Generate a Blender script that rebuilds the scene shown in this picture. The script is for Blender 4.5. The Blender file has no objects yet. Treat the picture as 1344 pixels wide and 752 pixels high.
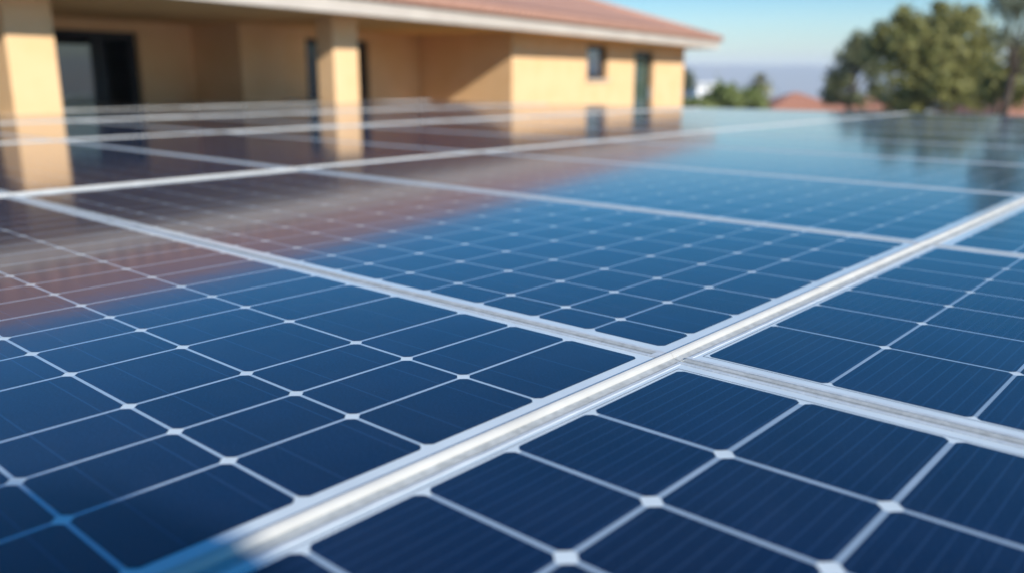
import bpy, bmesh, math, random
from mathutils import Vector, Matrix, noise as mnoise
import numpy as np

R = math.radians
PI = math.pi
S = bpy.context.scene
C = S.collection
random.seed(7)

# ------------------------------------------------------------------ camera, sky, sun, exposure
H = 0.36                       # eye above the glass of the panels
ZP = 1.25                      # glass of the panels above the ground
EYE = ZP + H
AZ_A = 41.77                   # bearing of the rows (the long ridges run this way)
SUN_AZ, SUN_EL = 138.0, 28.0   # bearing (clockwise from the view) and height of the sun

cam = bpy.data.cameras.new('camera')
cam.sensor_width = 36.0
cam.lens = 36.0 * 1126.0 / 1344.0
cam.clip_start = 0.02
cam.clip_end = 20000
cam.dof.use_dof = True
cam.dof.focus_distance = 1.12
cam.dof.aperture_fstop = 2.25
cam.dof.aperture_blades = 0
camo = bpy.data.objects.new('camera', cam)
C.objects.link(camo)
camo.location = (0, 0, EYE)
camo.rotation_euler = (R(90 - 13.68), 0, 0)
S.camera = camo

W = bpy.data.worlds.new('World')
S.world = W
W.use_nodes = True
nt = W.node_tree
bg = nt.nodes['Background']
sky = nt.nodes.new('ShaderNodeTexSky')
sky.sky_type = 'NISHITA'
sky.sun_disc = False
sky.sun_elevation = R(SUN_EL)
sky.sun_rotation = R(SUN_AZ)
sky.altitude = 200
sky.air_density = 1.0
sky.dust_density = 0.1
sky.ozone_density = 3.0
hs = nt.nodes.new('ShaderNodeHueSaturation')
hs.inputs['Saturation'].default_value = 1.8
hs.inputs['Hue'].default_value = 0.501
nt.links.new(sky.outputs[0], hs.inputs['Color'])
nt.links.new(hs.outputs[0], bg.inputs[0])
bg.inputs[1].default_value = 0.12

sl = bpy.data.lights.new('sun', 'SUN')
sl.energy = 5.0
sl.angle = R(0.53)
sl.color = (1.0, 0.965, 0.905)
so = bpy.data.objects.new('sun', sl)
C.objects.link(so)
sd = Vector((math.sin(R(SUN_AZ)) * math.cos(R(SUN_EL)), math.cos(R(SUN_AZ)) * math.cos(R(SUN_EL)), math.sin(R(SUN_EL))))
so.rotation_euler = sd.to_track_quat('Z', 'Y').to_euler()
so.location = sd * 50

S.view_settings.view_transform = 'Standard'
S.view_settings.look = 'None'
S.view_settings.exposure = 0.25
S.view_settings.gamma = 1.0
S.view_settings.use_curve_mapping = False
S.render.engine = 'CYCLES'
S.cycles.use_denoising = True
S.cycles.max_bounces = 8
S.cycles.diffuse_bounces = 5
S.cycles.glossy_bounces = 4
S.cycles.volume_bounces = 2
S.cycles.caustics_reflective = True
S.cycles.caustics_refractive = False
S.cycles.sample_clamp_indirect = 6.0

# ------------------------------------------------------------------ helpers
def setk(o, label=None, cat=None, group=None, kind=None):
    if label: o['label'] = label
    if cat: o['category'] = cat
    if group: o['group'] = group
    if kind: o['kind'] = kind
    return o

def empty(name, loc=(0, 0, 0), rz=0.0):
    o = bpy.data.objects.new(name, None)
    o.empty_display_size = 0.2
    C.objects.link(o)
    o.location = loc
    o.rotation_euler = (0, 0, rz)
    return o

class MB:
    """collects polygons; build() links them as one mesh object"""
    def __init__(self):
        self.v, self.f, self.s = [], [], []
    def poly(self, pts, smooth=False):
        n = len(self.v)
        self.v += [tuple(p) for p in pts]
        self.f.append(tuple(range(n, n + len(pts))))
        self.s.append(smooth)
    def box(self, x0, x1, y0, y1, z0, z1):
        n = len(self.v)
        self.v += [(x0, y0, z0), (x1, y0, z0), (x1, y1, z0), (x0, y1, z0), (x0, y0, z1), (x1, y0, z1), (x1, y1, z1), (x0, y1, z1)]
        for q in ((3, 2, 1, 0), (4, 5, 6, 7), (0, 1, 5, 4), (1, 2, 6, 5), (2, 3, 7, 6), (3, 0, 4, 7)):
            self.f.append(tuple(n + i for i in q)); self.s.append(False)
    def prism(self, prof, axis, a0, a1, smooth=False):
        """prof: closed list of (across, z); axis 'x' or 'y' is the run"""
        n = len(self.v); k = len(prof)
        for a in (a0, a1):
            for (c, z) in prof:
                self.v.append((a, c, z) if axis == 'x' else (c, a, z))
        for i in range(k):
            j = (i + 1) % k
            self.f.append((n + i, n + j, n + k + j, n + k + i)); self.s.append(smooth)
        self.f.append(tuple(n + i for i in reversed(range(k)))); self.s.append(False)
        self.f.append(tuple(n + k + i for i in range(k))); self.s.append(False)
    def tube(self, pts, radii, seg=10, caps=True):
        n0 = len(self.v)
        pts = [Vector(p) for p in pts]
        for i, p in enumerate(pts):
            d = (pts[min(i + 1, len(pts) - 1)] - pts[max(i - 1, 0)]).normalized()
            a = d.orthogonal().normalized() if abs(d.z) < 0.9 else Vector((1, 0, 0)).cross(d).normalized()
            b = d.cross(a)
            for k in range(seg):
                t = 2 * PI * k / seg
                self.v.append(tuple(p + (a * math.cos(t) + b * math.sin(t)) * radii[i]))
        for i in range(len(pts) - 1):
            for k in range(seg):
                j = (k + 1) % seg
                self.f.append((n0 + i * seg + k, n0 + i * seg + j, n0 + (i + 1) * seg + j, n0 + (i + 1) * seg + k)); self.s.append(True)
        if caps:
            self.f.append(tuple(n0 + k for k in reversed(range(seg)))); self.s.append(False)
            m = n0 + (len(pts) - 1) * seg
            self.f.append(tuple(m + k for k in range(seg))); self.s.append(False)
    def mesh(self, name, fix=True):
        me = bpy.data.meshes.new(name)
        me.from_pydata(self.v, [], self.f)
        me.polygons.foreach_set('use_smooth', self.s)
        if fix:
            b = bmesh.new(); b.from_mesh(me)
            bmesh.ops.recalc_face_normals(b, faces=b.faces)
            b.to_mesh(me); b.free()
        me.update()
        return me
    def build(self, name, mat, parent=None, fix=True, bevel=0.0):
        return link(name, self.mesh(name, fix), mat, parent, bevel)

def link(name, me, mat, parent=None, bevel=0.0):
    if mat and not me.materials: me.materials.append(mat)
    o = bpy.data.objects.new(name, me)
    C.objects.link(o)
    if parent: o.parent = parent
    if bevel:
        m = o.modifiers.new('bevel', 'BEVEL'); m.width = bevel; m.segments = 2; m.limit_method = 'ANGLE'
    return o

# ------------------------------------------------------------------ materials
def mat(name, col, rough=0.6, spec=0.5, coat=0.0, coat_rough=0.03, metallic=0.0):
    m = bpy.data.materials.new(name); m.use_nodes = True
    p = m.node_tree.nodes['Principled BSDF']
    p.inputs['Base Color'].default_value = (*col, 1)
    p.inputs['Roughness'].default_value = rough
    p.inputs['Specular IOR Level'].default_value = spec
    p.inputs['Coat Weight'].default_value = coat
    p.inputs['Coat Roughness'].default_value = coat_rough
    p.inputs['Metallic'].default_value = metallic
    return m, m.node_tree, p

def nd(t, kind, **kw):
    n = t.nodes.new(kind)
    for k, v in kw.items():
        if k in n.inputs: n.inputs[k].default_value = v
        else: setattr(n, k, v)
    return n

def ramp(t, src, stops):
    r = t.nodes.new('ShaderNodeValToRGB')
    e = r.color_ramp.elements
    while len(e) < len(stops): e.new(0.5)
    for el, (p, c) in zip(e, stops):
        el.position = p; el.color = (*c, 1) if len(c) == 3 else c
    t.links.new(src, r.inputs[0])
    return r

def noisy(name, c0, c1, scale, rough=0.8, detail=6, bump=0.0, spec=0.3, coords='Object', lo=0.35, hi=0.65, bscale=None):
    m, t, p = mat(name, c0, rough, spec)
    tc = nd(t, 'ShaderNodeTexCoord')
    n = nd(t, 'ShaderNodeTexNoise', Scale=scale, Detail=detail)
    t.links.new(tc.outputs[coords], n.inputs['Vector'])
    r = ramp(t, n.outputs['Fac'], [(lo, c0), (hi, c1)])
    t.links.new(r.outputs[0], p.inputs['Base Color'])
    if bump:
        n2 = nd(t, 'ShaderNodeTexNoise', Scale=bscale or scale * 4, Detail=4)
        t.links.new(tc.outputs[coords], n2.inputs['Vector'])
        b = nd(t, 'ShaderNodeBump', Strength=bump, Distance=0.02)
        t.links.new(n2.outputs['Fac'], b.inputs['Height'])
        t.links.new(b.outputs[0], p.inputs['Normal'])
    return m

def glass_dust(t, p, tc, base_out):
    """thin uneven film of dust and specks on the glass"""
    n = nd(t, 'ShaderNodeTexNoise', Scale=5.0, Detail=8, Roughness=0.65)
    t.links.new(tc.outputs['Object'], n.inputs['Vector'])
    r = ramp(t, n.outputs['Fac'], [(0.42, (0, 0, 0)), (0.8, (0.016, 0.016, 0.016))])
    s = nd(t, 'ShaderNodeTexVoronoi', Scale=150.0)
    t.links.new(tc.outputs['Object'], s.inputs['Vector'])
    s2 = ramp(t, s.outputs['Distance'], [(0.03, (0.34, 0.34, 0.34)), (0.10, (0, 0, 0))])
    n2 = nd(t, 'ShaderNodeTexNoise', Scale=22.0, Detail=2)
    t.links.new(tc.outputs['Object'], n2.inputs['Vector'])
    r2 = ramp(t, n2.outputs['Fac'], [(0.56, (0, 0, 0)), (0.70, (1, 1, 1))])
    mu = nd(t, 'ShaderNodeMath', operation='MULTIPLY')
    t.links.new(s2.outputs[0], mu.inputs[0]); t.links.new(r2.outputs[0], mu.inputs[1])
    ad = nd(t, 'ShaderNodeMath', operation='ADD')
    t.links.new(r.outputs[0], ad.inputs[0]); t.links.new(mu.outputs[0], ad.inputs[1])
    mx = nd(t, 'ShaderNodeMix', data_type='RGBA')
    t.links.new(ad.outputs[0], mx.inputs['Factor'])
    t.links.new(base_out, mx.inputs['A'])
    mx.inputs['B'].default_value = (0.42, 0.44, 0.46, 1)
    t.links.new(mx.outputs['Result'], p.inputs['Base Color'])
    # very slight ripple of the rolled glass
    w = nd(t, 'ShaderNodeTexNoise', Scale=9.0, Detail=2)
    t.links.new(tc.outputs['Object'], w.inputs['Vector'])
    b = nd(t, 'ShaderNodeBump', Strength=0.05, Distance=0.004)
    t.links.new(w.outputs['Fac'], b.inputs['Height'])
    t.links.new(b.outputs[0], p.inputs['Coat Normal'])

def cell_material(name, axis, period, strength, wd, c0=(0.0006, 0.0055, 0.026), c1=(0.0012, 0.0085, 0.036)):
    m, t, p = mat(name, c0, 0.45, 0.08, 1.0, 0.085)
    p.inputs['Coat IOR'].default_value = 1.32
    tc = nd(t, 'ShaderNodeTexCoord')
    sp = nd(t, 'ShaderNodeSeparateXYZ')
    t.links.new(tc.outputs['Object'], sp.inputs[0])
    n = nd(t, 'ShaderNodeTexNoise', Scale=7.0, Detail=3)
    t.links.new(tc.outputs['Object'], n.inputs['Vector'])
    base0 = ramp(t, n.outputs['Fac'], [(0.35, c0), (0.65, c1)])
    at_ = nd(t, 'ShaderNodeAttribute', attribute_name='tone')          # wafers differ a little from one to the next
    tr_ = ramp(t, at_.outputs['Fac'], [(0.0, (0.70, 0.72, 0.78)), (0.5, (1, 1, 1)), (1.0, (1.35, 1.3, 1.22))])
    base = nd(t, 'ShaderNodeMix', data_type='RGBA', blend_type='MULTIPLY')
    base.inputs['Factor'].default_value = 1.0
    t.links.new(base0.outputs[0], base.inputs['A']); t.links.new(tr_.outputs[0], base.inputs['B'])
    # silver fingers / busbars printed on the wafer
    mo = nd(t, 'ShaderNodeMath', operation='MULTIPLY'); mo.inputs[1].default_value = 1.0 / period
    t.links.new(sp.outputs[axis], mo.inputs[0])
    fr = nd(t, 'ShaderNodeMath', operation='FRACT')
    t.links.new(mo.outputs[0], fr.inputs[0])
    st = ramp(t, fr.outputs[0], [(0.0, (strength,) * 3), (wd, (strength,) * 3), (wd * 2.2, (0, 0, 0)), (1 - wd * 1.2, (0, 0, 0)), (1.0, (strength,) * 3)])
    # fine grain of the fingers, broken up
    wv = nd(t, 'ShaderNodeTexNoise', Scale=1.0, Detail=5, Roughness=0.7)
    mp = nd(t, 'ShaderNodeMapping')
    mp.inputs['Scale'].default_value = (260, 900, 1) if axis == 'X' else (900, 260, 1)
    t.links.new(tc.outputs['Object'], mp.inputs[0]); t.links.new(mp.outputs[0], wv.inputs['Vector'])
    gr = ramp(t, wv.outputs['Fac'], [(0.42, (0, 0, 0)), (0.72, (0.20, 0.20, 0.20))])
    ad = nd(t, 'ShaderNodeMath', operation='ADD')
    t.links.new(st.outputs[0], ad.inputs[0]); t.links.new(gr.outputs[0], ad.inputs[1])
    mx = nd(t, 'ShaderNodeMix', data_type='RGBA')
    t.links.new(ad.outputs[0], mx.inputs['Factor']); t.links.new(base.outputs['Result'], mx.inputs['A'])
    mx.inputs['B'].default_value = (0.06, 0.12, 0.24, 1)
    glass_dust(t, p, tc, mx.outputs['Result'])
    return m

def white_back(name, c0=(0.64, 0.69, 0.69), c1=(0.73, 0.78, 0.77)):
    m, t, p = mat(name, (0.8, 0.8, 0.8), 0.55, 0.3, 1.0, 0.085)
    p.inputs['Coat IOR'].default_value = 1.32
    tc = nd(t, 'ShaderNodeTexCoord')
    n = nd(t, 'ShaderNodeTexNoise', Scale=12.0, Detail=4)
    t.links.new(tc.outputs['Object'], n.inputs['Vector'])
    b = ramp(t, n.outputs['Fac'], [(0.3, c0), (0.7, c1)])
    glass_dust(t, p, tc, b.outputs[0])
    return m

M = {}
M['cell_a'] = cell_material('cells_along_row', 'Y', 0.0158, 0.20, 0.05)     # fingers run along the row
M['cell_b'] = cell_material('cells_across_row', 'X', 0.078, 0.26, 0.009)
M['back'] = white_back('white_backsheet')
M['strip_light'] = white_back('cell_gaps', (0.37, 0.45, 0.52), (0.43, 0.51, 0.58))
M['strip'] = white_back('cell_strips', (0.27, 0.345, 0.42), (0.33, 0.405, 0.48))
M['alu'] = noisy('white_frame', (0.52, 0.54, 0.55), (0.60, 0.62, 0.63), 30, rough=0.42, bump=0.08, spec=0.5)
M['bar'] = noisy('cream_edge_bar', (0.47, 0.455, 0.42), (0.53, 0.515, 0.475), 14, rough=0.7, bump=0.06, spec=0.2)

def seal_material():  # grey stands in for the shade of the gaps, with dirt blotches
    m, t, p = mat('weathered_shade_seal', (0.3, 0.3, 0.28), 0.75, 0.3)
    tc = nd(t, 'ShaderNodeTexCoord')
    n = nd(t, 'ShaderNodeTexNoise', Scale=14, Detail=8, Roughness=0.7)
    t.links.new(tc.outputs['Object'], n.inputs['Vector'])
    r = ramp(t, n.outputs['Fac'], [(0.26, (0.10, 0.10, 0.075)), (0.40, (0.42, 0.43, 0.41)), (0.75, (0.55, 0.56, 0.54))])
    n2 = nd(t, 'ShaderNodeTexNoise', Scale=90, Detail=3)
    t.links.new(tc.outputs['Object'], n2.inputs['Vector'])
    r2 = ramp(t, n2.outputs['Fac'], [(0.3, (0.78, 0.78, 0.78)), (0.6, (1, 1, 1))])
    mx = nd(t, 'ShaderNodeMix', data_type='RGBA', blend_type='MULTIPLY')
    mx.inputs['Factor'].default_value = 1.0
    t.links.new(r.outputs[0], mx.inputs['A']); t.links.new(r2.outputs[0], mx.inputs['B'])
    t.links.new(mx.outputs['Result'], p.inputs['Base Color'])
    return m
M['seal'] = seal_material()
M['galv'] = noisy('galvanised_steel', (0.35, 0.36, 0.37), (0.45, 0.46, 0.47), 20, rough=0.5)
M['stucco'] = noisy('ochre_stucco', (0.82, 0.51, 0.255), (0.87, 0.56, 0.30), 1.7, rough=0.92, bump=0.35, spec=0.15, bscale=60)
M['soffit'] = noisy('ochre_soffit', (0.80, 0.48, 0.19), (0.84, 0.52, 0.22), 1.2, rough=0.95, spec=0.1)
M['fascia'] = noisy('cream_fascia', (0.50, 0.43, 0.36), (0.56, 0.49, 0.41), 2.0, rough=0.75)
M['dark'] = noisy('dark_frame', (0.012, 0.013, 0.015), (0.02, 0.021, 0.024), 8, rough=0.35)
M['pane'] = mat('window_glass', (0.012, 0.016, 0.018), 0.03, 1.0, 1.0, 0.02)[0]
M['pane'].node_tree.nodes['Principled BSDF'].inputs['Coat IOR'].default_value = 1.7
M['pane_dim'] = mat('shaded_glass', (0.010, 0.013, 0.015), 0.04, 0.5, 0.0)[0]
M['pane_green'] = mat('door_glass', (0.05, 0.085, 0.06), 0.12, 0.6, 1.0, 0.03)[0]
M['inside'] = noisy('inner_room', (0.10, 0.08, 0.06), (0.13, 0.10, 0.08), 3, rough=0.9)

def tile_material(name, axis, c0, c1, pitch=0.21):
    m, t, p = mat(name, c0, 0.85, 0.2)
    tc = nd(t, 'ShaderNodeTexCoord')
    n = nd(t, 'ShaderNodeTexNoise', Scale=6.0, Detail=7, Roughness=0.7)
    t.links.new(tc.outputs['Object'], n.inputs['Vector'])
    r = ramp(t, n.outputs['Fac'], [(0.32, c0), (0.68, c1)])
    t.links.new(r.outputs[0], p.inputs['Base Color'])
    w = nd(t, 'ShaderNodeTexWave', wave_type='BANDS', bands_direction=axis, wave_profile='SIN')
    w.inputs['Scale'].default_value = 2 * PI / (20 * pitch) 
    w.inputs['Distortion'].default_value = 0.0
    t.links.new(tc.outputs['Object'], w.inputs['Vector'])
    b = nd(t, 'ShaderNodeBump', Strength=0.8, Distance=0.05)
    t.links.new(w.outputs['Fac'], b.inputs['Height'])
    t.links.new(b.outputs[0], p.inputs['Normal'])
    return m
M['tile'] = tile_material('terracotta_tiles', 'X', (0.43, 0.225, 0.155), (0.55, 0.305, 0.22))
M['tile_far'] = tile_material('orange_roof_tiles', 'X', (0.46, 0.19, 0.11), (0.55, 0.25, 0.16))
M['white_wall'] = noisy('white_render', (0.86, 0.85, 0.83), (0.90, 0.89, 0.87), 2, rough=0.9)
M['tan_wall'] = noisy('tan_render', (0.50, 0.36, 0.26), (0.58, 0.43, 0.31), 2, rough=0.9)
M['bark'] = noisy('bark', (0.06, 0.042, 0.03), (0.12, 0.09, 0.065), 5, rough=0.95, bump=0.5)

def leaf_mat(name, c0, c1, scale=0.9):
    m, t, p = mat(name, c0, 0.6, 0.3)
    tc = nd(t, 'ShaderNodeTexCoord')
    n = nd(t, 'ShaderNodeTexNoise', Scale=scale, Detail=5, Roughness=0.7)
    t.links.new(tc.outputs['Object'], n.inputs['Vector'])
    r = ramp(t, n.outputs['Fac'], [(0.40, c0), (0.65, c1)])
    t.links.new(r.outputs[0], p.inputs['Base Color'])
    tr = nd(t, 'ShaderNodeBsdfTranslucent')
    t.links.new(r.outputs[0], tr.inputs['Color'])
    mx = nd(t, 'ShaderNodeMixShader'); mx.inputs[0].default_value = 0.3
    t.links.new(p.outputs[0], mx.inputs[1]); t.links.new(tr.outputs[0], mx.inputs[2])
    t.links.new(mx.outputs[0], t.nodes['Material Output'].inputs['Surface'])
    return m
M['leaf_olive'] = leaf_mat('olive_leaves', (0.23, 0.225, 0.06), (0.38, 0.345, 0.115))
M['leaf_dark'] = leaf_mat('dark_leaves', (0.09, 0.13, 0.075), (0.21, 0.21, 0.10))
M['leaf_mid'] = leaf_mat('mid_green_leaves', (0.12, 0.15, 0.075), (0.27, 0.26, 0.11))
M['leaf_grey'] = leaf_mat('grey_green_leaves', (0.17, 0.20, 0.13), (0.27, 0.28, 0.18))
M['leaf_bright'] = leaf_mat('bright_leaves', (0.24, 0.29, 0.09), (0.37, 0.385, 0.15))
M['leaf_palm'] = leaf_mat('palm_leaves', (0.30, 0.29, 0.14), (0.46, 0.41, 0.23))

# ------------------------------------------------------------------ ground and mountains (structure)
def ground_height(x, y):
    d = math.hypot(x, y - 14)
    t = min(max((d - 24) / 34, 0), 1); t = t * t * (3 - 2 * t)
    z = -4.4 * t
    t2 = min(max((d - 70) / 1500, 0), 1)
    z -= 72 * t2 ** 0.8
    if d > 30: z += 0.6 * mnoise.noise(Vector((x * 0.02, y * 0.02, 0))) * min((d - 30) / 60, 1)
    return z

def make_ground():
    rings = [0, 6, 12, 18, 22, 26, 30, 35, 40, 46, 52, 60, 72, 90, 120, 160, 220, 320, 480, 700, 1000, 1400, 1900, 2600, 3600, 5200]
    seg = 96
    vs, fs = [(0, 14, 0)], []
    for r in rings[1:]:
        for k in range(seg):
            a = 2 * PI * k / seg
            x, y = r * math.cos(a), 14 + r * math.sin(a)
            vs.append((x, y, ground_height(x, y)))
    for k in range(seg):
        fs.append((0, 1 + k, 1 + (k + 1) % seg))
    for i in range(len(rings) - 2):
        for k in range(seg):
            a, b = 1 + i * seg, 1 + (i + 1) * seg
            j = (k + 1) % seg
            fs.append((a + k, b + k, b + j, a + j))
    me = bpy.data.meshes.new('ground'); me.from_pydata(vs, [], fs)
    me.polygons.foreach_set('use_smooth', [True] * len(fs))
    m = noisy('dry_earth_and_scrub', (0.20, 0.155, 0.10), (0.13, 0.125, 0.065), 0.06, rough=0.95, detail=9, lo=0.42, hi=0.58)
    setk(link('ground', me, m), kind='structure')

def make_mountains():
    vs, fs = [], []
    n, rows = 160, 7
    for i in range(n + 1):
        az = R(-70 + 140 * i / n)
        crest = 50 + 24 * mnoise.fractal(Vector((i * 0.05, 3.1, 0)), 1.0, 2.0, 5)
        for j in range(rows + 1):
            t = j / rows
            d = 3400 + 1100 * t
            prof = math.sin(min(t / 0.75, 1.0) * PI / 2) if t < 0.75 else 1 - 0.5 * (t - 0.75) / 0.25
            z = -79 + (crest + 79) * prof + 9 * mnoise.fractal(Vector((i * 0.16, j * 0.7, 1.0)), 1.0, 2.0, 4) * (0.3 + t)
            if j == 0: z = -80
            vs.append((d * math.sin(az), d * math.cos(az), z))
    for i in range(n):
        for j in range(rows):
            a = i * (rows + 1) + j
            fs.append((a, a + rows + 1, a + rows + 2, a + 1))
    me = bpy.data.meshes.new('mountains'); me.from_pydata(vs, [], fs)
    me.polygons.foreach_set('use_smooth', [True] * len(fs))
    m = noisy('dry_mountain_slopes', (0.15, 0.13, 0.10), (0.10, 0.11, 0.07), 0.004, rough=1.0, detail=8)
    setk(link('mountains', me, m), kind='structure')

make_ground()
make_mountains()

# air: even, pale, everything but the sky inside it
hb = MB(); hb.box(-5600, 5600, -5600, 5600, -84, 92)
hz = bpy.data.materials.new('air'); hz.use_nodes = True
t = hz.node_tree
t.nodes.remove(t.nodes['Principled BSDF'])
pv = t.nodes.new('ShaderNodeVolumePrincipled')
pv.inputs['Color'].default_value = (0.80, 0.86, 0.97, 1)
pv.inputs['Density'].default_value = 0.00036
pv.inputs['Anisotropy'].default_value = -0.15
t.links.new(pv.outputs[0], t.nodes['Material Output'].inputs['Volume'])
setk(hb.build('haze', hz), kind='stuff')

# ------------------------------------------------------------------ the house
TH = 0.24
def wall_run(mb, u0, u1, v0, v1, z0, z1, holes, along='u'):
    """wall box with rectangular openings; holes: (a0, a1, zb, zt) along the run"""
    def bx(a0, a1, zb, zt):
        if a1 - a0 < 1e-4 or zt - zb < 1e-4: return
        if along == 'u': mb.box(a0, a1, v0, v1, zb, zt)
        else: mb.box(u0, u1, a0, a1, zb, zt)
    lo, hi = (u0, u1) if along == 'u' else (v0, v1)
    a = lo
    for (h0, h1, zb, zt) in sorted(holes):
        bx(a, h0, z0, z1)
        bx(h0, h1, z0, zb); bx(h0, h1, zt, z1)
        a = h1
    bx(a, hi, z0, z1)

def window_in(parent, name, u0, u1, z0, z1, v, pane_mat, rails=(), pane_rect=None, depth=0.07, fw=0.07, pane_name='pane'):
    """frame set back in an opening of a wall whose face is at v; pane behind it"""
    f = MB()
    y0, y1 = v + 0.09, v + 0.09 + depth
    f.box(u0, u0 + fw, y0, y1, z0, z1); f.box(u1 - fw, u1, y0, y1, z0, z1)
    f.box(u0 + fw, u1 - fw, y0, y1, z1 - fw, z1); f.box(u0 + fw, u1 - fw, y0, y1, z0, z0 + fw)
    for r in rails: f.box(r - fw * 0.5, r + fw * 0.5, y0 + 0.004, y1 - 0.004, z0 + fw, z1 - fw)
    w = f.build(name, M['dark'], parent)
    for (a0, a1, b0, b1) in (pane_rect or [(u0 + fw, u1 - fw, z0 + fw, z1 - fw)]):
        p = MB(); p.box(a0, a1, y0 + 0.025, y0 + 0.037, b0, b1)
        p.build(pane_name, pane_mat, w)
    return w

HZ = EYE                                     # heights of the house were read from the eye level
UC = Vector((0.0, 16.92, 0.0))               # near corner of the sunlit room
house = empty('house', UC, R(60))
setk(house, 'ochre stucco house with terracotta hip roof and a shaded pillared porch', 'house')
ZS = HZ + 0.82                               # underside of the eaves
U0, U1, VB = -15.5, 9.9, 10.0
OV = 0.76
wm = MB()
win = (3.36, 4.50, HZ - 0.04, HZ + 0.70)
dor = (6.16, 7.50, 0.06, HZ + 0.64)
wall_run(wm, 0, U1, 0, TH, -0.6, ZS, [win, dor])                         # sunlit front wall
wall_run(wm, 0, TH, TH, 2.19 + TH, -0.6, ZS, [], 'v')                    # flank of the porch
pd = (-3.25, -1.57, 0.06, HZ + 0.65)
wall_run(wm, -4.71, 0, 2.19, 2.19 + TH, -0.6, ZS, [pd])                  # back of the porch
wall_run(wm, -4.71, -4.71 + TH, 2.19 + TH, 3.30 + TH, -0.6, ZS, [], 'v')
sdz = (-7.14, -5.70, 0.06, HZ + 0.66)
wall_run(wm, U0, -4.71, 3.30, 3.30 + TH, -0.6, ZS, [sdz])
wall_run(wm, U1 - TH, U1, TH, VB, -0.6, ZS, [], 'v')                     # right gable side
wall_run(wm, U0, U0 + TH, 3.30 + TH, VB - TH, -0.6, ZS, [], 'v')
wall_run(wm, U0, U1 - TH, VB - TH, VB, -0.6, ZS, [])
wm.build('wall', M['stucco'], house)
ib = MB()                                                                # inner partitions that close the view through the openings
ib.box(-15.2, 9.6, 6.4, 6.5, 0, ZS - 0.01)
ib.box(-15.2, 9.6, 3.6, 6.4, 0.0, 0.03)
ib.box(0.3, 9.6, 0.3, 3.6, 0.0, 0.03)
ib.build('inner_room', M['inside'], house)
# ceiling / soffit slab
sm = MB(); sm.box(U0 - OV + 0.06, U1 + OV - 0.06, -OV + 0.06, VB + OV - 0.06, ZS, ZS + 0.06)
sm.build('soffit', M['soffit'], house)
# fascia board, four sides, butted
fm = MB()
za, zb = ZS - 0.015, ZS + 0.175
fm.box(U0 - OV, U1 + OV, -OV, -OV + 0.055, za, zb)
fm.box(U0 - OV, U1 + OV, VB + OV - 0.055, VB + OV, za, zb)
fm.box(U0 - OV, U0 - OV + 0.055, -OV + 0.057, VB + OV - 0.057, za, zb)
fm.box(U1 + OV - 0.055, U1 + OV, -OV + 0.057, VB + OV - 0.057, za, zb)
fm.build('fascia', M['fascia'], house)
# hip roof: four slopes with a tiled edge hanging a little over the fascia
E = OV + 0.06
x0, x1, y0, y1 = U0 - E, U1 + E, -E, VB + E
slope = 0.335
half = (y1 - y0) / 2
zr0 = zb + 0.02
zt0 = zr0 + 0.055
zr = zt0 + slope * half
rm = MB()
a, b, c, d = (x0, y0, zt0), (x1, y0, zt0), (x1, y1, zt0), (x0, y1, zt0)
p, q = (x0 + half, y0 + half, zr), (x1 - half, y0 + half, zr)
rm.poly([a, b, q, p]); rm.poly([b, c, q]); rm.poly([c, d, p, q]); rm.poly([d, a, p])
lo = [(x0, y0, zr0), (x1, y0, zr0), (x1, y1, zr0), (x0, y1, zr0)]
for (m0, m1, n0, n1) in ((a, b, lo[0], lo[1]), (b, c, lo[1], lo[2]), (c, d, lo[2], lo[3]), (d, a, lo[3], lo[0])):
    rm.poly([n0, n1, m1, m0])
rm.poly(list(reversed(lo)))
roof = rm.build('roof', M['tile'], house)
# half-round tile ends along the eaves, and ridge and hip caps
te = MB()
nu = int((x1 - x0) / 0.21)
for i in range(nu):
    u = x0 + 0.105 + i * 0.21
    te.tube([(u, y0 - 0.03, zt0 - 0.005), (u, y0 + 0.4, zt0 - 0.005 + slope * 0.42)], [0.07, 0.07], 8)
te.build('tile_end', M['tile'], roof)
rc = MB()
for (s, e) in ((a, p), (b, q), (c, q), (d, p), (p, q)):
    rc.tube([s, e], [0.09, 0.09], 8)
rc.build('ridge_cap', M['tile'], roof)
# pillars of the porch
for (ua, ub) in ((-9.70, -9.20), (-5.06, -4.53), (-14.6, -14.0)):
    pm = MB(); pm.box(ua, ub, -0.02, 0.30, -0.6, ZS)
    pm.build('pillar', M['stucco'], house, bevel=0.012)
w = window_in(house, 'window', win[0], win[1], win[2], win[3], 0.0, M['pane'], fw=0.10)
sg = MB(); sg.box(win[0] - 0.06, win[1] + 0.06, -0.05, 0.085, win[2] - 0.055, win[2] - 0.004); sg.build('sill', M['fascia'], w)
w = window_in(house, 'glass_door', dor[0], dor[1], dor[2], dor[3], 0.0, M['pane_green'], fw=0.13)
hb_ = MB(); hb_.box(dor[1] - 0.10, dor[1] - 0.07, 0.03, 0.088, 1.0, 1.35); hb_.build('handle', M['galv'], w)
w = window_in(house, 'porch_door', pd[0], pd[1], pd[2], pd[3], 2.19, M['pane_dim'], rails=[-2.5], fw=0.09,
              pane_rect=[(-3.16, -2.545, 0.15, pd[3] - 0.09), (-2.455, -1.66, 0.15, pd[3] - 0.09)])
w = window_in(house, 'sliding_door', sdz[0], sdz[1], sdz[2], sdz[3], 3.30, M['pane'], rails=[-6.40, -6.28], fw=0.10,
              pane_rect=[(-6.42, -6.30, 0.16, sdz[3] - 0.2)])
lf = MB()                                                                # one leaf stands a little ajar
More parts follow.
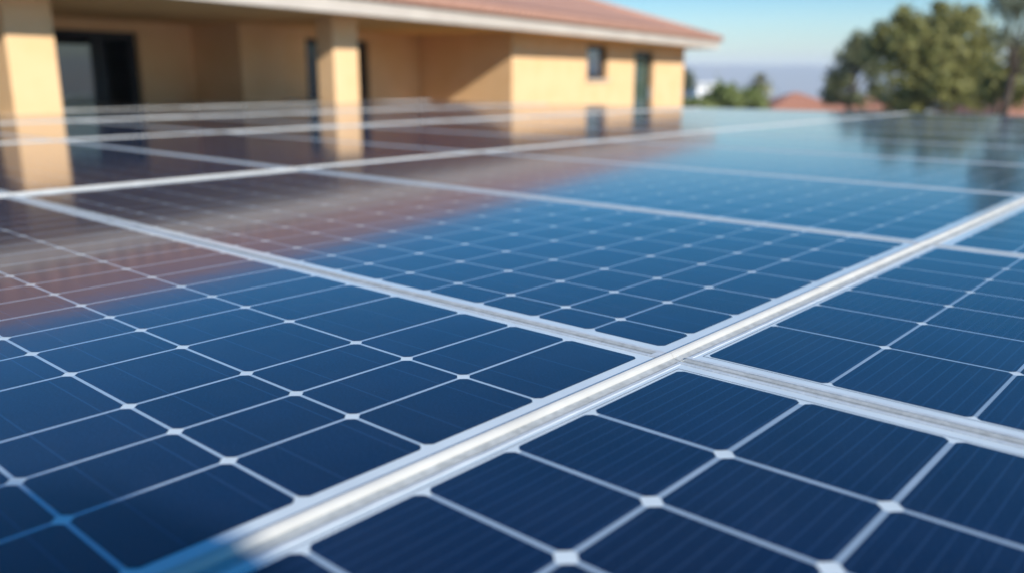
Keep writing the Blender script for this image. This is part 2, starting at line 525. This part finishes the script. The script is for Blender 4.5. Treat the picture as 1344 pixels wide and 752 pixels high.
for (da, db) in ((0.0, 0.0),):
    ya, yb, q0, q1 = 3.30 + 0.20, 3.30 + 0.115, 0.16, sdz[3] - 0.2
    lf.poly([(-7.02, ya, q0), (-6.46, yb, q0), (-6.46, yb, q1), (-7.02, ya, q1)])
    lf.poly([(-7.02, ya + 0.012, q0), (-6.46, yb + 0.012, q0), (-6.46, yb + 0.012, q1), (-7.02, ya + 0.012, q1)])
lf.build('pane', M['pane'], w, fix=False)

# ------------------------------------------------------------------ solar panels
A0, PA = 2.63, 2.95            # first cross joint and panel depth, in eye heights
B0, PB = 1.555, 6.67           # near ridge and panel length, in eye heights
GA = 0.024
azr = R(AZ_A)
vA = Vector((math.sin(azr), math.cos(azr), 0))
vB = Vector((-math.cos(azr), math.sin(azr), 0))
ROT = math.atan2(vA.y, vA.x)
LX = (PA - 2 * GA) * H         # panel size along the row
LY = (PB - 0.04) * H           # panel size across the rows
FT = 0.0014                    # frame stands this far above the glass

def reg(a, b, n):
    return [a + (b - a) * i / n for i in range(n + 1)]

def local_a(vals, k):          # absolute (eye heights) -> local metres in panel row k
    j0 = A0 + PA * (k - 1) + GA
    return [(v - j0) * H for v in vals]
def local_b(vals, c):
    return [(v - (B0 + PB * c)) * H for v in vals]

EDGE = 0.017
GRID = {
    'near_left': (local_a([-0.25, 0.18, 0.655, 1.082, 1.497, 1.975, 2.552], 0),
                  local_b([1.655, 1.988, 2.281, 2.577, 3.025, 3.366, 3.655, 3.947, 4.25, 4.54, 4.825] + reg(5.12, 8.12, 10), 0)),
    'near_right': (local_a([-0.25, 0.18, 0.60, 0.95, 1.309, 1.645, 2.006, 2.530], 0),
                   local_b(reg(-5.03, 0.115, 12)[:-1] + [0.125, 0.572, 1.013, 1.468], -1)),
    'mid_left': (local_a([2.722, 2.934, 3.308, 3.688, 4.14, 4.55, 4.95, 5.34, 5.50], 1),
                 local_b([1.66, 2.0, 2.297, 2.628, 2.982, 3.342, 3.683] + reg(4.02, 8.12, 12), 0)),
    'mid_right': (local_a([2.730, 3.275, 3.715, 4.09, 4.44, 4.78, 5.12, 5.49], 1),
                  local_b(reg(-5.03, 0.115, 12)[:-1] + [0.125, 0.574, 1.018, 1.470], -1)),
    'plain': (reg(EDGE + 0.012, LX - EDGE - 0.012, 7), reg(0.040, LY - EDGE - 0.010, 19)),
}

def cells_mesh(name, xs, ys, gap, ch, outline=False):
    mb = MB()
    g = gap / 2
    z = 0.0003
    for i in range(len(xs) - 1):
        for j in range(len(ys) - 1):
            x0, x1, y0, y1 = xs[i] + g, xs[i + 1] - g, ys[j] + g, ys[j + 1] - g
            if i == 0: x0 -= g
            if i == len(xs) - 2: x1 += g
            if j == 0: y0 -= g
            if j == len(ys) - 2: y1 += g
            k = min(ch, (x1 - x0) * 0.3)
            pts = []
            for (cx, cy, a0) in ((x1 - k, y1 - k, 0), (x0 + k, y1 - k, 90), (x0 + k, y0 + k, 180), (x1 - k, y0 + k, 270)):
                for t_ in (0.0, 0.15, 0.85, 1.0):      # a straight corner cut, softened at both ends
                    aa = R(a0 + 90 * t_)
                    pull = 1.0 if t_ in (0.0, 1.0) else 0.93
                    pts.append((cx + k * math.cos(aa) * pull, cy + k * math.sin(aa) * pull, z))
            mb.poly(pts)
    if outline:                     # thin dark line round the field of cells
        o, w = 0.0040, 0.0009
        xa, xb, ya, yb = xs[0] - o, xs[-1] + o, ys[0] - o, ys[-1] + o
        for (p0, p1, q0, q1) in ((xa, xb, yb, yb + w), (xa, xb, ya - w, ya), (xb, xb + w, ya - w, yb + w), (xa - w, xa, ya - w, yb + w)):
            mb.poly([(p0, q0, z), (p1, q0, z), (p1, q1, z), (p0, q1, z)])
    ncell = len(mb.f)
    # grey blue strips between neighbouring cells; the corner diamonds stay white
    for i in range(1, len(xs) - 1):
        for j in range(len(ys) - 1):
            mb.poly([(xs[i] - g, ys[j] + g + ch, z), (xs[i] + g, ys[j] + g + ch, z), (xs[i] + g, ys[j + 1] - g - ch, z), (xs[i] - g, ys[j + 1] - g - ch, z)])
    for j in range(1, len(ys) - 1):
        for i in range(len(xs) - 1):
            mb.poly([(xs[i] + g + ch, ys[j] - g, z), (xs[i + 1] - g - ch, ys[j] - g, z), (xs[i + 1] - g - ch, ys[j] + g, z), (xs[i] + g + ch, ys[j] + g, z)])
    me = mb.mesh(name, fix=False)
    me.polygons.foreach_set('material_index', [0 if i < ncell else 1 for i in range(len(mb.f))])
    tone = me.attributes.new('tone', 'FLOAT', 'FACE')
    rg = np.random.default_rng(len(mb.f))
    tone.data.foreach_set('value', rg.normal(0.5, 0.22, len(mb.f)).clip(0, 1).astype(np.float32))
    return me

# shared meshes of one panel
def frame_mesh():
    mb = MB()
    w = 0.0055
    def prof(c0, c1, ht, r=0.0008):
        return [(c0, -0.036), (c1, -0.036), (c1, ht - r), (c1 - r, ht), (c0 + r, ht), (c0, ht - r)]
    mb.prism(prof(0, w, FT), 'y', 0, LY)
    mb.prism(prof(LX - w, LX, FT), 'y', 0, LY)
    mb.prism(prof(LY - w, LY, 0.0007, 0.0003), 'x', w + 0.0005, LX - w - 0.0005)
    mb.box(LX + 0.0003, LX + 2 * GA * H - 0.0003, 0.0110, 0.0300, -0.03, FT - 0.0004)   # corner piece beside the edge bar
    return mb.mesh('frame')
def bar_mesh():
    """rounded cream bar along the near long side, with a flange sloping to the sun"""
    mb = MB()
    bw, bh = 0.0105, 0.0070
    pr = [(0.0, -0.036), (bw, -0.036), (bw, bh - 0.003), (bw - 0.001, bh - 0.001), (bw - 0.003, bh), (0.0062, bh),
          (0.0036, bh - 0.0010), (0.0016, bh - 0.0028), (0.0004, bh - 0.005), (0.0, 0.0)]
    mb.prism(pr, 'x', -GA * H + 0.0002, LX + GA * H - 0.0002, smooth=False)
    return mb.mesh('edge_bar')
def seal_mesh():
    mb = MB()
    # joint on the far side of the panel: two ribs and a groove
    s0, s1 = LX + 0.0004, LX + 2 * GA * H - 0.0004
    m = (s0 + s1) / 2
    pr = [(s0, -0.03), (s1, -0.03), (s1, 0.0009), (s1 - 0.003, 0.0003), (m + 0.0016, -0.0004), (m + 0.0010, -0.0022), (m - 0.0010, -0.0022), (m - 0.0016, -0.0004), (s0 + 0.003, 0.0003), (s0, 0.0009)]
    mb.prism(pr, 'y', 0.0303, LY + 0.0003)
    return mb.mesh('joint_seal')
def gap_mesh():
    mb = MB()
    pr = [(-0.0140, -0.03), (-0.0003, -0.03), (-0.0003, 0.0002), (-0.0040, -0.0004), (-0.0100, -0.0012), (-0.0125, -0.0004), (-0.0140, 0.0006)]
    mb.prism(pr, 'x', -GA * H + 0.0004, LX + GA * H - 0.0004)
    return mb.mesh('gap_seal')
def back_mesh():
    mb = MB()
    mb.box(0.0055, LX - 0.0055, 0.0106, LY - 0.0055, -0.006, 0.0)
    return mb.mesh('backsheet')
def stand_mesh():
    mb = MB()
    for y in (0.5, LY - 0.5):
        mb.box(0.02, LX - 0.02, y - 0.02, y + 0.02, -0.080, -0.0365)
        mb.box(0.3, 0.35, y - 0.025, y + 0.025, -ZP, -0.0805)
    return mb.mesh('mounting_stand')

ME = dict(frame=frame_mesh(), bar=bar_mesh(), seal=seal_mesh(), gap=gap_mesh(), back=back_mesh(), stand=stand_mesh())
for k, mt in (('frame', 'alu'), ('bar', 'bar'), ('seal', 'seal'), ('gap', 'seal'), ('back', 'back'), ('stand', 'galv')):
    ME[k].materials.append(M[mt])
CM = {}
for k, (xs, ys) in GRID.items():
    CM[k] = cells_mesh('solar_cells', xs, ys, 0.0044 if k != 'near_right' else 0.0064, {'near_right': 0.0078, 'mid_right': 0.0062, 'mid_left': 0.0078, 'plain': 0.0078}.get(k, 0.0074), k in ('near_right', 'mid_right'))
    CM[k].materials.append(M['cell_a' if k in ('near_right', 'mid_right') else 'cell_b'])
    CM[k].materials.append(M['strip_light' if k == 'near_left' else 'strip'])

ORD = ['first', 'second', 'third', 'fourth', 'fifth', 'sixth', 'seventh', 'eighth', 'ninth', 'tenth', 'eleventh']

# footprint of the house that keeps panels out, in house coordinates (u, v)
hu, hv = Vector((0.5, 0.866, 0)), Vector((-0.866, 0.5, 0))
def blocked(pt):
    r = pt - UC
    u, v = r.dot(hu), r.dot(hv)
    if u > -0.1 and v > -0.1 and u < U1 + 0.2: return True
    if -4.8 < u <= 0.0 and v > 2.15: return True
    if u <= -4.7 and v > 3.25: return True
    return False

def in_view(x, y):
    """could any of the panel be in the frame (with a margin for a step to the side)"""
    if y < 0.3: return False
    return abs(x / y) < 0.78

def solar_panel(k, c, corner):
    root = empty('solar_panel', corner, ROT)
    if k >= 1:                                     # panels never sit perfectly level with one another
        rj = random.Random(k * 31 + c * 7)
        root.rotation_euler[0] = R(rj.uniform(-0.05, 0.05)); root.rotation_euler[1] = R(rj.uniform(-0.06, 0.06))
    kind = {(0, 0): 'near_left', (0, -1): 'near_right', (1, 0): 'mid_left', (1, -1): 'mid_right'}.get((k, c), 'plain')
    link('frame', ME['frame'], None, root)
    link('edge_bar', ME['bar'], None, root)
    link('joint_seal', ME['seal'], None, root)
    link('gap_seal', ME['gap'], None, root)
    link('backsheet', ME['back'], None, root)
    link('solar_cells', CM[kind], None, root)
    link('mounting_stand', ME['stand'], None, root)
    if (k, c) == (0, 0): lab = 'nearest blue solar panel left of the thick ridge, a dark shadow on its corner'
    elif (k, c) == (0, -1): lab = 'nearest navy solar panel right of the thick ridge, with wide finely striped cells'
    elif (k, c) == (1, 0): lab = 'second blue solar panel left of the thick ridge, mirroring the roof edge'
    elif (k, c) == (1, -1): lab = 'second navy solar panel right of the thick ridge, finely striped'
    else:
        side = ('in the %s strip left of the thick ridge' % ORD[c]) if c >= 0 else ('in the %s strip right of the thick ridge' % ORD[-c - 1])
        lab = 'solar panel, %s from the front %s' % (ORD[k], side)
    setk(root, lab, 'solar panel', 'solar panels laid out in strips before the house')
    return root

npan = 0
for c in range(-5, 7):
    for k in range(0, 9):
        a = A0 + PA * (k - 1) + GA
        b = B0 + PB * c
        org = vA * (a * H) + vB * (b * H); org.z = ZP
        pts = [org + vA * (LX * s) + vB * (LY * t) for s in (0, 0.5, 1) for t in (0, 0.25, 0.5, 0.75, 1)]
        if any(blocked(p) for p in pts): continue
        if not any(in_view(p.x, p.y) for p in pts): continue
        solar_panel(k, c, org)
        npan += 1
print('panels', npan)

# ------------------------------------------------------------------ trees and town
def leaf_cloud(blobs, size, seed, flat=0.25):
    """many small leaf faces spread through a set of ellipsoid clumps: (centre, radii, count)"""
    rg = np.random.default_rng(seed)
    V = []
    for (c, r, n) in blobs:
        d = rg.normal(size=(n, 3)); d /= np.linalg.norm(d, axis=1)[:, None]
        rad = rg.random(n) ** 0.5 * (1 + 0.35 * (rg.random(n) < 0.12) * rg.random(n))   # some stray sprigs
        # ragged outline: push the surface in and out with direction
        lump = 0.78 + 0.38 * np.sin(d[:, 0] * 5.1 + seed) * np.sin(d[:, 1] * 4.3 + 2 * seed) + 0.22 * np.sin(d[:, 2] * 7.7 + d[:, 0] * 6.0 + seed)
        pos = np.array(c) + d * (rad * lump)[:, None] * np.array(r)
        nn = d + rg.normal(size=(n, 3)) * 0.9; nn /= np.linalg.norm(nn, axis=1)[:, None]
        up = rg.normal(size=(n, 3))
        a = np.cross(nn, up); a /= np.linalg.norm(a, axis=1)[:, None]
        b = np.cross(nn, a)
        s = size * (0.6 + 0.8 * rg.random(n))[:, None]
        q = np.stack([pos - a * s * 0.5, pos + b * s * 0.32, pos + a * s * 0.6, pos - b * s * 0.32], axis=1)
        V.append(q.reshape(-1, 3))
    V = np.concatenate(V)
    nf = len(V) // 4
    me = bpy.data.meshes.new('crown')
    me.from_pydata(V.tolist(), [], [(4 * i, 4 * i + 1, 4 * i + 2, 4 * i + 3) for i in range(nf)])
    me.update()
    return me

def at(px, dist):
    """point on the ground plan at a bearing (given as picture column of the photograph) and distance ahead"""
    return Vector((dist * (px - 672) / 1159, dist, 0))

def hgt(y, dist):
    return EYE + dist * (102 - y) / 1159

def tree(name, px, dist, blobs, lm, leaf, seed, trunk_r, label, cat='tree', lean=(0, 0), group=None, nlimb=6, trunk_px=None):
    """blobs: (px, y, rx, ry, depth offset, count) read off the crown's outline at that distance"""
    base = at(trunk_px or px, dist)
    base.z = ground_height(base.x, base.y) - 0.1
    root = empty(name, base)
    bl, limbs = [], []
    k = dist / 1159
    for (bx, by, rx, ry, dz, n) in blobs:
        c = at(bx, dist) ; c.y += dz; c.z = hgt(by, dist)
        c = c - base
        bl.append((tuple(c), (rx * k, (rx + ry) / 2 * k, ry * k), n)); limbs.append(c)
    link('crown', leaf_cloud(bl, leaf, seed), M[lm], root)
    tm = MB()
    top = max(b[0][2] for b in bl)
    mid = min(b[0][2] - b[1][2] * 0.3 for b in bl)
    mid = max(mid, top * 0.35)
    fork = Vector((lean[0] * 0.5, lean[1] * 0.5, mid))
    tm.tube([(0, 0, 0), (lean[0] * 0.2, lean[1] * 0.2, mid * 0.5), fork], [trunk_r * 1.25, trunk_r, trunk_r * 0.8], 9)
    for c in limbs[:nlimb]:
        m2 = fork.lerp(c, 0.5) + Vector((0, 0, 0.15 * (c - fork).length))
        tm.tube([fork, m2, c], [trunk_r * 0.55, trunk_r * 0.35, trunk_r * 0.12], 7)
    tm.build('trunk', M['bark'], root)
    setk(root, label, cat, group)
    return root

tree('broad_tree', 1215, 44,
     [(1215, 70, 74, 50, 0, 3900), (1190, 42, 42, 30, 0.5, 1500), (1240, 36, 44, 26, -0.4, 1500), (1270, 92, 42, 46, 0.3, 1900),
      (1205, 112, 56, 34, -1.0, 2200), (1175, 70, 34, 34, -0.5, 1200), (1150, 60, 20, 22, 0.4, 320), (1284, 60, 26, 24, 0, 550),
      (1250, 122, 50, 26, -0.6, 1200), (1190, 134, 44, 20, -0.3, 1100), (1176, 22, 12, 14, 0, 150), (1222, 14, 13, 10, 0, 150), (1262, 22, 16, 14, 0, 170), (1150, 44, 14, 16, 0, 150), (1298, 88, 18, 20, 0, 220), (1290, 118, 26, 28, -0.2, 700)],
     'leaf_olive', 0.26, 11, 0.24, 'big broad olive green tree with rounded crown behind the panels')
tree('dark_tree', 1118, 50,
     [(1122, 78, 30, 28, 0, 1250), (1105, 108, 24, 26, 0.5, 700), (1138, 62, 20, 18, 0.3, 420), (1092, 122, 16, 18, 0, 320),
      (1150, 92, 18, 22, 0.5, 420), (1120, 54, 14, 14, 0, 200), (1118, 130, 34, 12, 0.2, 600), (1158, 120, 20, 18, 0.4, 450), (1142, 40 + 36, 22, 18, 0, 420)],
     'leaf_mid', 0.25, 5, 0.20, 'smaller dark green tree just left of the big olive green tree')
tree('eucalyptus_tree', 1330, 27,
     [(1322, 14, 38, 28, 0, 700), (1350, -6, 44, 30, 0.3, 900), (1300, 4, 22, 26, 0, 330), (1362, 46, 36, 28, 0, 520), (1312, 52, 24, 22, 0, 230),
      (1370, 95, 36, 30, 0, 400), (1320, -40, 40, 26, 0, 500)],
     'leaf_grey', 0.12, 23, 0.13, 'tall slender eucalyptus with sparse grey green leaves and a bare brown trunk', lean=(0.3, 0), trunk_px=1322)
tree('leafy_tree', 1312, 38,
     [(1318, 98, 34, 22, 0, 700), (1338, 122, 34, 22, 0, 600), (1345, 70, 34, 30, 0, 500), (1312, 120, 26, 24, 0.3, 500)],
     'leaf_olive', 0.24, 31, 0.14, 'low olive bushy tree behind the slender eucalyptus trunk', nlimb=2)
for (px, y, rx, ry, d, n, sd_, lab) in (
        (953, 122, 24, 17, 40, 1500, 3, 'bright green shrub nearest the white cottage, left of the palm'),
        (985, 126, 22, 14, 41, 1200, 4, 'bright green shrub at the foot of the palm'),
        (914, 136, 22, 9, 39, 700, 6, 'low green shrub in front of the white cottage')):
    tree('shrub', px, d, [(px, y, rx, ry, 0, n), (px - rx * 0.5, y + ry * 0.6, rx * 0.8, ry * 0.8, 0.2, n // 2), (px + rx * 0.5, y + ry * 0.7, rx * 0.8, ry * 0.7, -0.2, n // 2)],
         'leaf_bright', 0.16, sd_, 0.06, lab, 'shrub', group='bright green shrubs beyond the panels', nlimb=3)
tree('round_tree', 902, 62, [(903, 106, 12, 15, 0, 420), (895, 98, 12, 12, 0, 260)],
     'leaf_grey', 0.28, 9, 0.12, 'grey green tree peeping out behind the right corner of the house', nlimb=2)

# palm with a shaggy head
def palm(px, dist, ytop, label):
    base = at(px, dist); base.z = ground_height(base.x, base.y) - 0.1
    root = empty('palm_tree', base)
    htop = hgt(ytop, dist) - base.z
    tm = MB(); tm.tube([(0, 0, 0), (0.05, 0, htop * 0.5), (0, 0, htop)], [0.24, 0.19, 0.16], 9)
    tm.build('trunk', M['bark'], root)
    rg = random.Random(5)
    fm_ = MB()
    for i in range(64):
        a = rg.random() * 2 * PI
        el = rg.uniform(-1.1, 1.3)
        L = rg.uniform(0.85, 1.35)
        d = Vector((math.cos(a) * math.cos(el), math.sin(a) * math.cos(el), math.sin(el)))
        s = Vector((-math.sin(a), math.cos(a), 0))
        p0 = Vector((0, 0, htop))
        prev = None
        for j in range(5):
            tt = j / 4
            pt = p0 + d * (L * tt) + Vector((0, 0, -0.45 * L * tt * tt))
            wd = 0.17 * math.sin(PI * (0.12 + 0.85 * tt))
            cur = (pt - s * wd, pt + s * wd)
            if prev: fm_.poly([prev[0], prev[1], cur[1], cur[0]])
            prev = cur
    fm_.build('crown', M['leaf_palm'], root, fix=False)
    setk(root, label, 'palm tree')
palm(998, 58, 108, 'palm tree with a shaggy head rising above the bright shrubs')

def cottage(name, px, dist, yridge, yeave, half_w, depth, wallm, roofm, label, hip=0.6, rz=0.0):
    base = at(px, dist); base.z = ground_height(base.x, base.y) - 0.3
    root = empty(name, base, rz)
    ze, zr_ = hgt(yeave, dist) - base.z, hgt(yridge, dist) - base.z
    w_, dp = half_w, depth / 2
    wall = MB(); wall.box(-w_ + 0.35, w_ - 0.35, -dp + 0.35, dp - 0.35, 0, ze)
    wall.build('wall', M[wallm], root)
    r = MB()
    zl = ze - 0.02
    e = [(-w_, -dp, zl), (w_, -dp, zl), (w_, dp, zl), (-w_, dp, zl)]
    f = [(x, y, zl + 0.15) for (x, y, _) in e]
    inn = min(w_ * hip, w_ - 0.2)
    g = [(-w_ + inn, 0, zr_), (w_ - inn, 0, zr_)]
    r.poly([f[0], f[1], g[1], g[0]]); r.poly([f[1], f[2], g[1]]); r.poly([f[2], f[3], g[0], g[1]]); r.poly([f[3], f[0], g[0]])
    for i in range(4):
        j = (i + 1) % 4
        r.poly([e[i], e[j], f[j], f[i]])
    r.poly(list(reversed(e)))
    ro = r.build('roof', M[roofm], root)
    for s in (-0.45, 0.3):
        wn = MB(); wn.box(w_ * s, w_ * s + 0.9, -dp + 0.28, -dp + 0.345, ze - 1.7, ze - 0.6)
        wo = wn.build('window', M['pane'], root)
    setk(root, label, 'house')
    return root

cottage('cottage', 1046, 68, 121.5, 143, 2.9, 7, 'tan_wall', 'tile_far', 'small house with an orange hip roof left of the dark tree', hip=0.96)
cottage('cottage', 1128, 84, 128, 141, 3.0, 8, 'tan_wall', 'tile_far', 'wide orange roofed house seen beneath the dark tree', hip=0.5)
cottage('cottage', 1346, 60, 127, 150, 4.2, 8, 'tan_wall', 'tile_far', 'orange roofed house behind the eucalyptus trunk', hip=0.5)
cottage('cottage', 917, 74, 109, 111.0, 1.5, 3.2, 'white_wall', 'white_wall', 'small white flat roofed cottage beside the right corner of the ochre house', hip=0.4, rz=0.5)

# ------------------------------------------------------------------ unseen post and disc, added only to cast the shadow on the near panel
lp = empty('shadow_caster', (2.26, -2.475, 0))
pm = MB(); pm.tube([(0, 0, 0), (0, 0, 3.2)], [0.045, 0.035], 12); pm.build('caster_post', M['galv'], lp)
hd = MB(); hd.tube([(0, 0, 3.16), (0, 0, 3.2), (0, 0, 3.33), (0, 0, 3.40), (0, 0, 3.44)], [0.10, 0.20, 0.24, 0.20, 0.05], 24)
hd.build('caster_head', M['galv'], lp)
setk(lp, 'unseen post and disc added behind the viewer to shadow the near panel corner', 'shadow caster')
